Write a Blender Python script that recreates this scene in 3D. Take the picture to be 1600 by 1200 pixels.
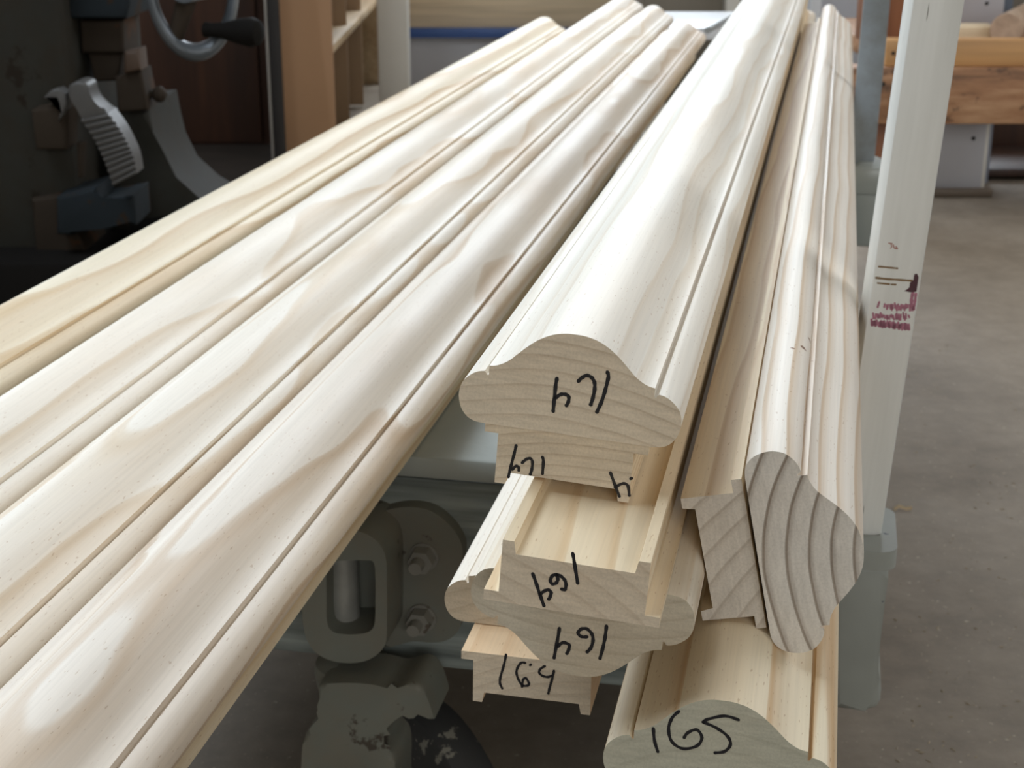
import bpy, bmesh, math, random
from mathutils import Vector, Matrix
random.seed(7)
scene = bpy.context.scene
for o in list(bpy.data.objects):
    bpy.data.objects.remove(o)

# ------------------------------------------------------------------ camera
CAM_H = 0.78                                   # lens height above the floor
FPX = 2400.0                                   # focal length in pixels of the 1600 px frame
TH = math.atan(825.0 / FPX)                    # camera looks down
PSI = math.atan(525.0 / math.hypot(FPX, 825))  # the timber lies turned to the right
cam_d = bpy.data.cameras.new('camera')
cam_d.sensor_width = 36.0
cam_d.lens = 36.0 * FPX / 1600.0
cam_d.clip_start = 0.02
cam_d.dof.use_dof = True
cam_d.dof.focus_distance = 0.62
cam_d.dof.aperture_fstop = 30.0
cam = bpy.data.objects.new('camera', cam_d)
scene.collection.objects.link(cam)
cam.location = (0, 0, CAM_H)
cam.rotation_euler = (math.pi / 2 - TH, 0, 0)
scene.camera = cam

# ------------------------------------------------------------------ light
world = bpy.data.worlds.new('world')
scene.world = world
world.use_nodes = True
bg = world.node_tree.nodes['Background']
bg.inputs[0].default_value = (0.72, 0.84, 1.0, 1)
bg.inputs[1].default_value = 0.6

def area(name, loc, rot, sx, sy, power, col):
    l = bpy.data.lights.new(name, 'AREA')
    l.shape = 'RECTANGLE'; l.size = sx; l.size_y = sy
    l.energy = power; l.color = col
    o = bpy.data.objects.new(name, l)
    scene.collection.objects.link(o)
    o.location = loc; o.rotation_euler = rot
    return o
R = math.radians
# one lamp per window opening; front lamp and skylight are added fill
ROOM = dict(x0=-3.2, x1=3.4, y0=-4.6, y1=6.8, h=3.3)
area('daylight_window_left', (ROOM['x0'] + .12, 4.75, 2.35), (0, R(-90), 0), 1.5, 3.0, 210, (0.80, 0.90, 1.0))
area('daylight_window_back', (-.3, ROOM['y1'] - .12, 2.35), (R(-90), 0, 0), 4.4, 1.5, 300, (0.83, 0.915, 1.0))
area('fill_window_front', (1.4, ROOM['y0'] + .12, 2.1), (R(90), 0, 0), 3.4, 1.7, 98, (0.98, 0.97, 0.94))  # added fill behind the lens for the sawn ends
area('daylight_window_right', (ROOM['x1'] - .12, 2.3, 2.15), (0, R(90), 0), 1.5, 2.4, 52, (0.95, 0.97, 1.0))

area('fill_skylight', (-1.5, .9, ROOM['h'] - .03), (0, 0, 0), 1.4, 2.2, 72, (0.80, 0.90, 1.0))  # added overhead fill to brighten the near part of the rails

scene.view_settings.view_transform = 'Standard'
scene.view_settings.look = 'None'
scene.view_settings.gamma = 1.0
scene.view_settings.use_curve_mapping = False
scene.view_settings.exposure = -0.05
scene.cycles.use_denoising = True
scene.cycles.max_bounces = 6
scene.cycles.sample_clamp_indirect = 6.0

# ------------------------------------------------------------------ frames of reference
C0 = Vector((0, 0, CAM_H))
FWD = Vector((0, math.cos(TH), -math.sin(TH)))
UPC = Vector((0, math.sin(TH), math.cos(TH)))
RGT = Vector((1, 0, 0))
D = Vector((math.sin(PSI), math.cos(PSI), 0))      # along the timber
S = Vector((math.cos(PSI), -math.sin(PSI), 0))     # across the timber
UP = Vector((0, 0, 1))

def ray(px, py):
    return RGT * ((px - 800) / FPX) + UPC * ((600 - py) / FPX) + FWD
def at_s(px, py, s):                 # point of the plane standing across the timber at distance s
    q = ray(px, py); return C0 + q * (s / q.dot(D))
def at_y(px, py, y):                 # point of the plane standing across the room at distance y
    q = ray(px, py); return C0 + q * (y / q.y)
def at_floor(px, py, z=0.0):
    q = ray(px, py); return C0 + q * ((z - CAM_H) / q.z)
def wpt(u, s, zr):
    return C0 + S * u + D * s + UP * zr
def timber_frame(u, s, zr, roll, yaw=0.0):
    rho = R(roll)
    d = Matrix.Rotation(yaw, 3, 'Z') @ D
    a = Matrix.Rotation(yaw, 3, 'Z') @ S
    X = a * math.cos(rho) + UP * math.sin(rho)
    Z = UP * math.cos(rho) - a * math.sin(rho)
    p = wpt(u, s, zr)
    return Matrix(((X.x, d.x, Z.x, p.x), (X.y, d.y, Z.y, p.y), (X.z, d.z, Z.z, p.z), (0, 0, 0, 1)))
CARTM = timber_frame(0, 0, 0, 0)      # local = (u, s, z relative to lens)

# ------------------------------------------------------------------ materials
def lin(c):
    return tuple(((v / 255) / 12.92 if v / 255 <= .04045 else ((v / 255 + .055) / 1.055) ** 2.4) for v in c) + (1,)

class NT:
    def __init__(self, name):
        self.m = bpy.data.materials.new(name); self.m.use_nodes = True
        self.t = self.m.node_tree; self.b = self.t.nodes['Principled BSDF']
        self.tc = self.n('ShaderNodeTexCoord')
    def n(self, t, **kw):
        x = self.t.nodes.new(t)
        for k, v in kw.items(): setattr(x, k, v)
        return x
    def l(self, a, b): self.t.links.new(a, b)
    def put(self, sock, v):
        if hasattr(v, 'links') or isinstance(v, bpy.types.NodeSocket): self.l(v, sock)
        else: sock.default_value = v
    def math(self, op, a, b=0.0, c=None, clamp=False):
        x = self.n('ShaderNodeMath', operation=op); x.use_clamp = clamp
        self.put(x.inputs[0], a); self.put(x.inputs[1], b)
        if c is not None: self.put(x.inputs[2], c)
        return x.outputs[0]
    def mapv(self, scale, loc=(0, 0, 0), rot=(0, 0, 0), src=None):
        x = self.n('ShaderNodeMapping')
        x.inputs['Scale'].default_value = scale; x.inputs['Location'].default_value = loc
        x.inputs['Rotation'].default_value = rot
        self.l(src or self.tc.outputs['Object'], x.inputs[0]); return x.outputs[0]
    def noise(self, v, scale=1.0, detail=2.0, rough=.5, dist=0.0):
        x = self.n('ShaderNodeTexNoise')
        self.l(v, x.inputs['Vector']); x.inputs['Scale'].default_value = scale
        x.inputs['Detail'].default_value = detail; x.inputs['Roughness'].default_value = rough
        x.inputs['Distortion'].default_value = dist
        return x.outputs[0]
    def ramp(self, f, pts, interp='LINEAR'):
        x = self.n('ShaderNodeValToRGB'); x.color_ramp.interpolation = interp
        e = x.color_ramp.elements
        while len(e) < len(pts): e.new(.5)
        for k, (p, c) in enumerate(pts):
            e[k].position = p; e[k].color = c if len(c) == 4 else (c[0], c[1], c[2], 1)
        self.l(f, x.inputs[0]); return x.outputs[0]
    def mix(self, f, a, b, mode='MIX'):
        x = self.n('ShaderNodeMix', data_type='RGBA', blend_type=mode)
        self.put(x.inputs[0], f); self.put(x.inputs[6], a); self.put(x.inputs[7], b)
        return x.outputs[2]
    def bump(self, h, strength=.2, dist=.001):
        x = self.n('ShaderNodeBump'); x.inputs['Strength'].default_value = strength
        x.inputs['Distance'].default_value = dist
        self.l(h, x.inputs['Height']); self.l(x.outputs[0], self.b.inputs['Normal'])
    def done(self, col, rough=.5, metal=0.0, spec=.5):
        self.put(self.b.inputs['Base Color'], col); self.put(self.b.inputs['Roughness'], rough)
        self.b.inputs['Metallic'].default_value = metal
        self.b.inputs['Specular IOR Level'].default_value = spec
        return self.m

def G(v): return (v, v, v, 1)

def pine(name, x0, z0, spacing, seed, slope, early, late, contrast=1.0, end=False, wob=.006, knots=(), rough=.55, ringpow=None, streak=0.0):
    """solid pine: growth rings round a pith that runs beside the stick, cut by its own surface"""
    n = NT(name)
    sep = n.n('ShaderNodeSeparateXYZ'); n.l(n.tc.outputs['Object'], sep.inputs[0])
    X, Y, Z = sep.outputs
    xx = n.math('SUBTRACT', X, x0); zz = n.math('SUBTRACT', Z, z0)
    rad = n.math('SQRT', n.math('ADD', n.math('MULTIPLY', xx, xx), n.math('MULTIPLY', zz, zz)))
    lo = n.noise(n.mapv((9, 3.3, 9), (seed, seed * 1.7, seed * .3)), 1, 1.5, .45)
    mid = n.noise(n.mapv((24, 6.5, 24), (seed * 2.1, seed, 3)), 1, 2, .5)
    rad = n.math('ADD', rad, n.math('MULTIPLY', n.math('SUBTRACT', lo, .5), wob * 3.4))
    rad = n.math('ADD', rad, n.math('MULTIPLY', n.math('SUBTRACT', mid, .5), wob * .6))
    rad = n.math('ADD', rad, n.math('MULTIPLY', Y, slope))
    t = n.math('DIVIDE', rad, spacing)
    fr = n.math('FRACT', t)
    ring = n.ramp(fr, [(0, G(0)), (.6 if end else .38, G(.10)), (.8 if end else .70, G(.48)), (.89, G(1.0)), (.95, G(.8)), (1.0, G(0))], 'EASE')
    # how strong each ring is drawn
    vary = n.noise(n.mapv((3, 1.1, 3), (seed * 3.3, 1, seed)), 1, 1, .5)
    k = n.math('MULTIPLY', ring, n.math('MULTIPLY_ADD', vary, 1.1, .15))
    k = n.math('MULTIPLY', k, contrast, clamp=True)
    col = n.mix(k, early, late)
    blot = n.noise(n.mapv((11, 1.6, 11), (seed * 5.1, 2, seed)), 1, 3, .55)
    bl = n.ramp(blot, [(.3, (.90, .895, .885)), (.5, (1, 1, 1)), (.72, (1.0, .965, .93))])
    col = n.mix(1.0, col, bl, 'MULTIPLY')
    fib = n.noise(n.mapv((900, 900, 900) if end else (750, 9, 750), (seed, 0, 0)), 1, 2, .6)
    fc = n.ramp(fib, [(.25, G(.87 if end else .925)), (.6, G(1.0))])
    col = n.mix(1.0, col, fc, 'MULTIPLY')
    if not end:      # short dark resin pores
        po = n.noise(n.mapv((1250, 230, 1250), (seed * 7, 5, 1)), 1, 0, .5)
        pc = n.ramp(po, [(.0, (.55, .42, .32)), (.20, (.66, .54, .44)), (.235, (1, 1, 1))])
        col = n.mix(.55, col, pc, 'MULTIPLY')
    if end:
        sa = n.noise(n.mapv((70, 70, 420), (seed, 1, 2), (0, R(9), 0)), 1, 3, .6)
        col = n.mix(1.0, col, n.ramp(sa, [(.3, G(.88)), (.65, G(1.04))]), 'MULTIPLY')
    for (kx, ky, kz, kr) in knots:
        cx = n.n('ShaderNodeVectorMath', operation='DISTANCE')
        mp = n.mapv((1, .8, 1)); n.l(mp, cx.inputs[0]); cx.inputs[1].default_value = (kx, ky * .8, kz)
        dd = n.math('ADD', n.math('DIVIDE', cx.outputs['Value'], kr), n.math('MULTIPLY', n.math('SUBTRACT', n.noise(n.mapv((350, 200, 350)), 1, 2, .6), .5), 2.4))
        kc = n.ramp(dd, [(.0, (.22, .13, .09)), (.45, (.40, .26, .18)), (.75, (1, 1, 1))])
        col = n.mix(1.0, col, kc, 'MULTIPLY')
    n.bump(n.math('ADD', fib, n.math('MULTIPLY', ring, .4)), .25 if end else .12, .0004)
    return n.done(col, .75 if end else rough, 0, .2 if end else .3)

EARLY = lin((240, 232, 219)); LATE = lin((208, 182, 146))
END_E = lin((216, 203, 182)); END_L = lin((178, 158, 134))

def plain(name, col, rough=.5, metal=0, var=.12, scale=8, spec=.5, bump=.0):
    n = NT(name)
    f = n.noise(n.mapv((scale,) * 3), 1, 4, .6)
    c = n.mix(1.0, col, n.ramp(f, [(.25, G(1 - var)), (.75, G(1 + var * .4))]), 'MULTIPLY')
    if bump: n.bump(n.noise(n.mapv((scale * 12,) * 3), 1, 3, .6), bump, .002)
    return n.done(c, rough, metal, spec)

def grained(name, c1, c2, axis=0, scale=14, rough=.55, stretch=14):
    n = NT(name)
    sc = [scale] * 3; sc[axis] = scale / stretch
    f = n.noise(n.mapv(tuple(sc)), 1, 4, .62, .6)
    c = n.ramp(f, [(.3, c2), (.62, c1)])
    sc2 = [scale * 7] * 3; sc2[axis] = scale / 3
    g = n.noise(n.mapv(tuple(sc2)), 1, 2, .6)
    c = n.mix(1.0, c, n.ramp(g, [(.3, G(.8)), (.6, G(1))]), 'MULTIPLY')
    n.bump(g, .2, .001)
    return n.done(c, rough)

def painted(name, col, chip, rough=.45, amount=.66, scale=30, dust=None, spec=.5):
    n = NT(name)
    f = n.noise(n.mapv((scale,) * 3), 1, 5, .65)
    m = n.ramp(f, [(amount, G(0)), (amount + .03, G(1))])
    g = n.noise(n.mapv((6, 6, 6)), 1, 4, .6)
    c = n.mix(1.0, col, n.ramp(g, [(.3, G(.78)), (.7, G(1.06))]), 'MULTIPLY')
    if dust is not None:
        h = n.noise(n.mapv((14, 14, 14), (3, 1, 2)), 1, 5, .7)
        c = n.mix(n.ramp(h, [(.42, G(0)), (.7, G(.75))]), c, dust)
    c = n.mix(m, c, chip)
    n.bump(n.noise(n.mapv((120, 120, 120)), 1, 3, .6), .15, .001)
    return n.done(c, rough, 0, spec)

M = {}
M['ink'] = plain('black_marker_ink', (.008, .008, .012, 1), .45, var=.1)
M['cart'] = painted('grey_green_cart_paint', lin((158, 164, 160)), lin((60, 64, 66)), .32, .68, 34)
M['pocket'] = painted('chipped_grey_green_casting', lin((152, 156, 150)), lin((70, 78, 92)), .55, .66, 42)
def _cart_board():
    n = NT('grey_painted_cart_board')
    g = n.noise(n.mapv((5, 70, 90)), 1, 4, .6)
    c = n.ramp(g, [(.3, lin((86, 94, 92))), (.65, lin((142, 150, 146)))])
    n.bump(g, .5, .002)
    return n.done(c, .5)
M['cart_board'] = _cart_board()
M['iron'] = painted('dusty_cast_iron', lin((112, 115, 106)), lin((66, 60, 52)), .65, .62, 24, lin((112, 104, 90)))
M['bolt'] = painted('dusty_steel_bolt', lin((128, 126, 118)), lin((80, 72, 62)), .5, .6, 60)
M['pin'] = plain('worn_steel_pin', lin((150, 150, 144)), .4, .3, .25, 40)
M['tyre'] = painted('scuffed_black_tyre', lin((58, 58, 58)), lin((128, 126, 116)), .6, .60, 55)
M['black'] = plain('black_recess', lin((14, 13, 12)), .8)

def _white_post():
    n = NT('white_painted_post')
    g = n.noise(n.mapv((60, 60, 4)), 1, 4, .6)
    c = n.ramp(g, [(.25, lin((212, 213, 208))), (.7, lin((232, 233, 229)))])
    f = n.noise(n.mapv((330, 330, 34)), 1, 1, .5)
    c = n.mix(n.ramp(f, [(.0, G(1)), (.24, G(.75)), (.27, G(0))]), c, lin((110, 108, 98)))
    h = n.noise(n.mapv((22, 22, 9), (4, 2, 0)), 1, 5, .7)
    c = n.mix(n.ramp(h, [(.70, G(0)), (.74, G(.7))]), c, lin((160, 150, 134)))
    n.bump(g, .25, .001)
    return n.done(c, .48)
M['post'] = _white_post()
M['pencil'] = plain('brown_pencil', lin((128, 100, 66)), .7)
M['stain_dark'] = plain('dark_maroon_paint', lin((74, 38, 46)), .5, var=.3, scale=200)
M['stain'] = plain('faded_red_paint', lin((172, 112, 130)), .6, var=.4, scale=300)

def _floor():
    n = NT('dusty_concrete')
    a = n.noise(n.mapv((1.3, 1.3, 1.3)), 1, 5, .62)
    c = n.ramp(a, [(.3, lin((112, 101, 88))), (.5, lin((140, 128, 113))), (.72, lin((162, 150, 135)))])
    b = n.noise(n.mapv((26, 26, 26)), 1, 5, .7)
    c = n.mix(1.0, c, n.ramp(b, [(.3, G(.82)), (.7, G(1.08))]), 'MULTIPLY')
    d = n.noise(n.mapv((150, 150, 150)), 1, 2, .6)
    c = n.mix(n.ramp(d, [(.68, G(0)), (.72, G(.7))]), c, lin((196, 184, 160)))
    n.bump(b, .25, .004)
    return n.done(c, n.ramp(a, [(.35, G(.66)), (.65, G(.48))]), 0, .35)
M['floor'] = _floor()
M['wall'] = plain('grey_plaster', lin((120, 112, 102)), .85, var=.2, scale=2)
M['ceiling'] = plain('stained_ceiling_board', lin((150, 142, 130)), .9, var=.15, scale=1)
M['wframe'] = plain('white_window_frame', lin((214, 216, 214)), .5)
M['brown'] = grained('dark_brown_cabinet_wood', lin((70, 42, 26)), lin((46, 27, 17)), 2, 10)
M['orange'] = plain('tan_hardboard', lin((168, 130, 96)), .6, var=.06, scale=3)
M['shelfwood'] = grained('pale_shelf_wood', lin((196, 172, 138)), lin((168, 140, 106)), 1, 12)
M['dkstrip'] = plain('black_steel_strip', lin((46, 44, 44)), .45)
M['ltstrip'] = plain('bright_steel_edge', lin((150, 146, 140)), .4)
M['whitewood'] = plain('off_white_painted_wood', lin((214, 210, 200)), .55, var=.08, scale=4)
M['greywhite'] = plain('grey_white_paint', lin((186, 186, 190)), .55, var=.1, scale=3)
M['ply'] = grained('pale_plywood', lin((226, 206, 174)), lin((206, 182, 146)), 0, 9, .5, 30)
M['blue'] = plain('blue_enamel', lin((62, 92, 150)), .4, var=.15)
M['white'] = plain('white_laminate', lin((232, 234, 236)), .3, var=.03)
M['steel'] = painted('blue_grey_steel_plate', lin((150, 160, 168)), lin((196, 202, 206)), .3, .60, 14, lin((112, 112, 104)))
M['bench'] = None
def _bench():
    n = NT('scarred_brown_bench_beam')
    g = n.noise(n.mapv((5, 30, 40)), 1, 5, .68)
    c = n.ramp(g, [(.3, lin((104, 74, 52))), (.5, lin((156, 112, 78))), (.7, lin((186, 146, 110)))])
    b = n.noise(n.mapv((30, 30, 45), (2, 1, 5)), 1, 4, .6)
    c = n.mix(n.ramp(b, [(.60, G(0)), (.66, G(.7))]), c, lin((78, 54, 40)))
    n.bump(g, .4, .003)
    return n.done(c, .6)
M['bench'] = _bench()
M['plank'] = grained('yellow_pine_plank', lin((210, 164, 110)), lin((186, 138, 86)), 0, 8, .5, 20)
M['redwood'] = grained('red_brown_leg', lin((142, 92, 62)), lin((112, 70, 46)), 2, 10)
M['mgrey'] = painted('dark_machine_enamel', lin((52, 51, 46)), lin((40, 34, 28)), .75, .62, 9, lin((50, 44, 36)), .12)
M['mblack'] = plain('black_machine_iron', lin((22, 20, 18)), .8, var=.3, spec=.1)
M['mteal'] = painted('dark_teal_machine_paint', lin((34, 40, 44)), lin((46, 36, 28)), .7, .58, 12, None, .15)
M['mbrown'] = painted('rusty_machine_casting', lin((52, 44, 36)), lin((66, 46, 32)), .75, .6, 12, None, .12)
M['gear'] = plain('grey_machined_steel', lin((80, 78, 76)), .5, .1, .15, 20)
M['rim'] = plain('worn_handwheel_iron', lin((92, 97, 102)), .4, .3, .2, 30)
def _glass():
    n = NT('window_glass'); n.b.inputs['Transmission Weight'].default_value = 1.0
    return n.done((.95, .98, .97, 1), .02)
M['glass'] = _glass()
M['chip'] = plain('pale_wood_shaving', lin((226, 206, 170)), .7)
M['dust'] = plain('grey_brown_sawdust', lin((176, 162, 140)), .8, var=.3, scale=40)

# ------------------------------------------------------------------ mesh helpers
def sharp(bm, deg=32):
    lim = R(deg)
    for f in bm.faces: f.smooth = True
    for e in bm.edges:
        e.smooth = not (len(e.link_faces) != 2 or e.calc_face_angle(0) > lim)

def obj(name, bm, mat, parent=None, mw=None, deg=32, **props):
    bmesh.ops.recalc_face_normals(bm, faces=bm.faces)
    sharp(bm, deg)
    me = bpy.data.meshes.new(name); bm.to_mesh(me); bm.free()
    for m in (mat if isinstance(mat, (list, tuple)) else [mat]): me.materials.append(m)
    o = bpy.data.objects.new(name, me); scene.collection.objects.link(o)
    if parent is not None: o.parent = parent
    elif mw is not None: o.matrix_world = mw
    for k, v in props.items(): o[k] = v
    return o

def thing(name, label, category, loc=(0, 0, 0), mw=None, group=None):
    o = bpy.data.objects.new(name, None); scene.collection.objects.link(o)
    o.empty_display_size = .05
    if mw is not None: o.matrix_world = mw
    else: o.location = loc
    o['label'] = label; o['category'] = category
    if group: o['group'] = group
    return o

def box(bm, c0, c1, bev=0.0, seg=2, mw=None):
    x0, y0, z0 = c0; x1, y1, z1 = c1
    vs = [bm.verts.new(p) for p in [(x0, y0, z0), (x1, y0, z0), (x1, y1, z0), (x0, y1, z0), (x0, y0, z1), (x1, y0, z1), (x1, y1, z1), (x0, y1, z1)]]
    fs = [bm.faces.new([vs[i] for i in q]) for q in [(0, 3, 2, 1), (4, 5, 6, 7), (0, 1, 5, 4), (1, 2, 6, 5), (2, 3, 7, 6), (3, 0, 4, 7)]]
    if bev:
        es = {e for f in fs for e in f.edges}
        r = bmesh.ops.bevel(bm, geom=list(es), offset=bev, segments=seg, affect='EDGES', profile=.5)
        vs = list({v for f in r['faces'] for v in f.verts} | {v for v in vs if v.is_valid})
    if mw is not None: bmesh.ops.transform(bm, matrix=mw, verts=vs)
    return vs

def new_box(name, c0, c1, mat, parent=None, bev=.004, mw=None, **props):
    bm = bmesh.new(); box(bm, c0, c1, bev)
    return obj(name, bm, mat, parent, mw, **props)

def prism(bm, pts, ext, bev=0.0):
    """pts: list of Vectors (planar loop), ext: extrusion vector"""
    a = [bm.verts.new(p) for p in pts]; b = [bm.verts.new(Vector(p) + ext) for p in pts]
    n = len(a); fs = [bm.faces.new(a), bm.faces.new(b[::-1])]
    for i in range(n):
        fs.append(bm.faces.new((a[i], a[(i + 1) % n], b[(i + 1) % n], b[i])))
    if bev:
        es = [e for e in fs[0].edges]
        bmesh.ops.bevel(bm, geom=es, offset=bev, segments=3, affect='EDGES', profile=.5)

def ring_prism(bm, outer, inner, ext):
    n = len(outer)
    o0 = [bm.verts.new(p) for p in outer]; o1 = [bm.verts.new(p + ext) for p in outer]
    i0 = [bm.verts.new(p) for p in inner]; i1 = [bm.verts.new(p + ext) for p in inner]
    for k in range(n):
        j = (k + 1) % n
        bm.faces.new((o0[k], o0[j], i0[j], i0[k])); bm.faces.new((o1[j], o1[k], i1[k], i1[j]))
        bm.faces.new((o0[j], o0[k], o1[k], o1[j])); bm.faces.new((i0[k], i0[j], i1[j], i1[k]))

def cyl(bm, p0, p1, r0, r1=None, n=24, caps=True):
    p0 = Vector(p0); p1 = Vector(p1); r1 = r0 if r1 is None else r1
    ax = (p1 - p0).normalized(); t = Vector((0, 0, 1)) if abs(ax.z) < .9 else Vector((1, 0, 0))
    a = ax.cross(t).normalized(); b = ax.cross(a)
    v0 = []; v1 = []
    for k in range(n):
        q = a * math.cos(2 * math.pi * k / n) + b * math.sin(2 * math.pi * k / n)
        v0.append(bm.verts.new(p0 + q * r0)); v1.append(bm.verts.new(p1 + q * r1))
    for k in range(n):
        j = (k + 1) % n; bm.faces.new((v0[k], v0[j], v1[j], v1[k]))
    if caps: bm.faces.new(v0[::-1]); bm.faces.new(v1)

def lathe(bm, base, axis, prof, n=32):
    """prof: (distance along axis, radius)"""
    ax = Vector(axis).normalized(); t = Vector((0, 0, 1)) if abs(ax.z) < .9 else Vector((1, 0, 0))
    a = ax.cross(t).normalized(); b = ax.cross(a); base = Vector(base); rings = []
    for h, r in prof:
        rings.append([bm.verts.new(base + ax * h + (a * math.cos(2 * math.pi * k / n) + b * math.sin(2 * math.pi * k / n)) * max(r, 1e-5)) for k in range(n)])
    for q0, q1 in zip(rings, rings[1:]):
        for k in range(n):
            j = (k + 1) % n; bm.faces.new((q0[k], q0[j], q1[j], q1[k]))
    bm.faces.new(rings[0][::-1]); bm.faces.new(rings[-1])

def catmull(pts, n=6, closed=False):
    out = []; m = len(pts); P = [Vector(p) for p in pts]
    for i in range(m if closed else m - 1):
        if closed: p0, p1, p2, p3 = P[i - 1], P[i], P[(i + 1) % m], P[(i + 2) % m]
        else: p0, p1, p2, p3 = P[max(i - 1, 0)], P[i], P[i + 1], P[min(i + 2, m - 1)]
        for k in range(n):
            t = k / n
            out.append(.5 * ((2 * p1) + (p2 - p0) * t + (2 * p0 - 5 * p1 + 4 * p2 - p3) * t * t + (3 * p1 - p0 - 3 * p2 + p3) * t ** 3))
    if not closed: out.append(P[-1])
    return out

# ------------------------------------------------------------------ the setting
x0, x1, y0, y1, H = ROOM['x0'], ROOM['x1'], ROOM['y0'], ROOM['y1'], ROOM['h']
bm = bmesh.new(); box(bm, (x0 - .2, y0 - .2, -.12), (x1 + .2, y1 + .2, 0)); obj('floor', bm, M['floor'], kind='structure')
bm = bmesh.new()                                # ceiling with an added opening for the fill skylight
FILL_SKY = (-2.2, -.2, -.8, 2.0)
for c0, c1 in (((x0 - .2, y0 - .2), (FILL_SKY[0], y1 + .2)), ((FILL_SKY[2], y0 - .2), (x1 + .2, y1 + .2)), ((FILL_SKY[0], y0 - .2), (FILL_SKY[2], FILL_SKY[1])), ((FILL_SKY[0], FILL_SKY[3]), (FILL_SKY[2], y1 + .2))):
    box(bm, (c0[0], c0[1], H), (c1[0], c1[1], H + .12))
obj('ceiling', bm, M['ceiling'], kind='structure')
bm = bmesh.new()
for c0, c1 in (((FILL_SKY[0], FILL_SKY[1]), (FILL_SKY[0] + .05, FILL_SKY[3])), ((FILL_SKY[2] - .05, FILL_SKY[1]), (FILL_SKY[2], FILL_SKY[3])), ((FILL_SKY[0] + .05, FILL_SKY[1]), (FILL_SKY[2] - .05, FILL_SKY[1] + .05)), ((FILL_SKY[0] + .05, FILL_SKY[3] - .05), (FILL_SKY[2] - .05, FILL_SKY[3])), ((FILL_SKY[0] + .05, .875), (FILL_SKY[2] - .05, .925))):
    box(bm, (c0[0], c0[1], H + .02), (c1[0], c1[1], H + .08))
wo = obj('window_5', bm, M['wframe'], kind='structure')  # frame of the added skylight
for c0, c1 in (((FILL_SKY[0] + .05, FILL_SKY[1] + .05), (FILL_SKY[2] - .05, .875)), ((FILL_SKY[0] + .05, .925), (FILL_SKY[2] - .05, FILL_SKY[3] - .05))):
    new_box('pane', (c0[0], c0[1], H + .048), (c1[0], c1[1], H + .052), M['glass'], wo, 0)

def wall(name, axis, pos, out, a0, a1, wins):
    """wall across `axis` at pos; windows = (a_lo, a_hi, z_lo, z_hi)"""
    bm = bmesh.new(); t = .14 * out
    def slab(lo, hi, zl, zh):
        if hi - lo < 1e-4 or zh - zl < 1e-4: return
        p, q = sorted((pos, pos + t))
        if axis == 'x': box(bm, (p, lo, zl), (q, hi, zh))
        else: box(bm, (lo, p, zl), (hi, q, zh))
    cur = a0
    for (lo, hi, zl, zh) in sorted(wins):
        slab(cur, lo, 0, H); slab(lo, hi, 0, zl); slab(lo, hi, zh, H); cur = hi
    slab(cur, a1, 0, H)
    return obj(name, bm, M['wall'], kind='structure')
WIN = {'wall_left': ('x', x0, -1, y0, y1, [(3.25, 6.25, 1.6, 3.1)]),
       'wall_back': ('y', y1, 1, x0, x1, [(-2.5, 1.9, 1.6, 3.1)]),
       'wall_front': ('y', y0, -1, x0, x1, [(-.3, 3.1, 1.25, 2.95)]),  # unseen window added to carry the front fill lamp
       'wall_right': ('x', x1, 1, y0, y1, [(1.1, 3.5, 1.4, 2.9)])}
k = 0
for nm, (ax, pos, out, a0, a1, ws) in WIN.items():
    wall(nm, ax, pos, out, a0, a1, ws)
    for (lo, hi, zl, zh) in ws:
        k += 1
        bm = bmesh.new()
        def bar(l0, l1, b0, b1):
            p, q = sorted((pos + .03 * out, pos + .09 * out))
            if ax == 'x': box(bm, (p, l0, b0), (q, l1, b1))
            else: box(bm, (l0, p, b0), (l1, q, b1))
        bar(lo, hi, zl, zl + .05); bar(lo, hi, zh - .05, zh)
        nb = int(round((hi - lo) / 1.0))
        for j in range(nb + 1):
            c = lo + .025 + (hi - lo - .05) * j / nb
            bar(c - .025, c + .025, zl + .05, zh - .05)
        wo = obj('window_%d' % k, bm, M['wframe'], kind='structure')
        for j in range(nb):
            c0_ = lo + .05 + (hi - lo - .05) * j / nb; c1_ = lo + (hi - lo - .05) * (j + 1) / nb
            p, q = sorted((pos + .058 * out, pos + .062 * out))
            if ax == 'x': new_box('pane', (p, c0_, zl + .05), (q, c1_, zh - .05), M['glass'], wo, 0)
            else: new_box('pane', (c0_, p, zl + .05), (c1_, q, zh - .05), M['glass'], wo, 0)

# ------------------------------------------------------------------ timber
half = catmull([(33.4, 24.7, 0), (31, 25.1, 0), (28.2, 26.3, 0), (25.4, 28.2, 0), (22.5, 31.0, 0), (18.8, 34.6, 0), (14.2, 38.3, 0), (9.0, 41.0, 0), (4.0, 42.2, 0), (0, 42.4, 0)], 5)
bead = catmull([(35, 0, 0), (38.4, .5, 0), (41.4, 2.1, 0), (43.8, 5.2, 0), (45, 9.3, 0), (45, 13, 0), (43.6, 17, 0), (40.7, 20, 0), (37.8, 21.7, 0), (35.2, 22.3, 0)], 5)
right_side = [(p.x, p.y) for p in bead] + [(34.5, 21.6), (34.2, 20.9), (33.4, 20.9)] + [(p.x, p.y) for p in half]
RAIL = right_side + [(-a, b) for a, b in right_side[::-1][1:]]
BASE = [(-33.75, 0), (-33.75, -4.2), (-28, -4.2), (-28, -26), (-23.6, -26), (-22.6, -20.8), (22.6, -20.8), (23.6, -26), (28, -26), (28, -4.2), (33.75, -4.2), (33.75, 0)]

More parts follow.
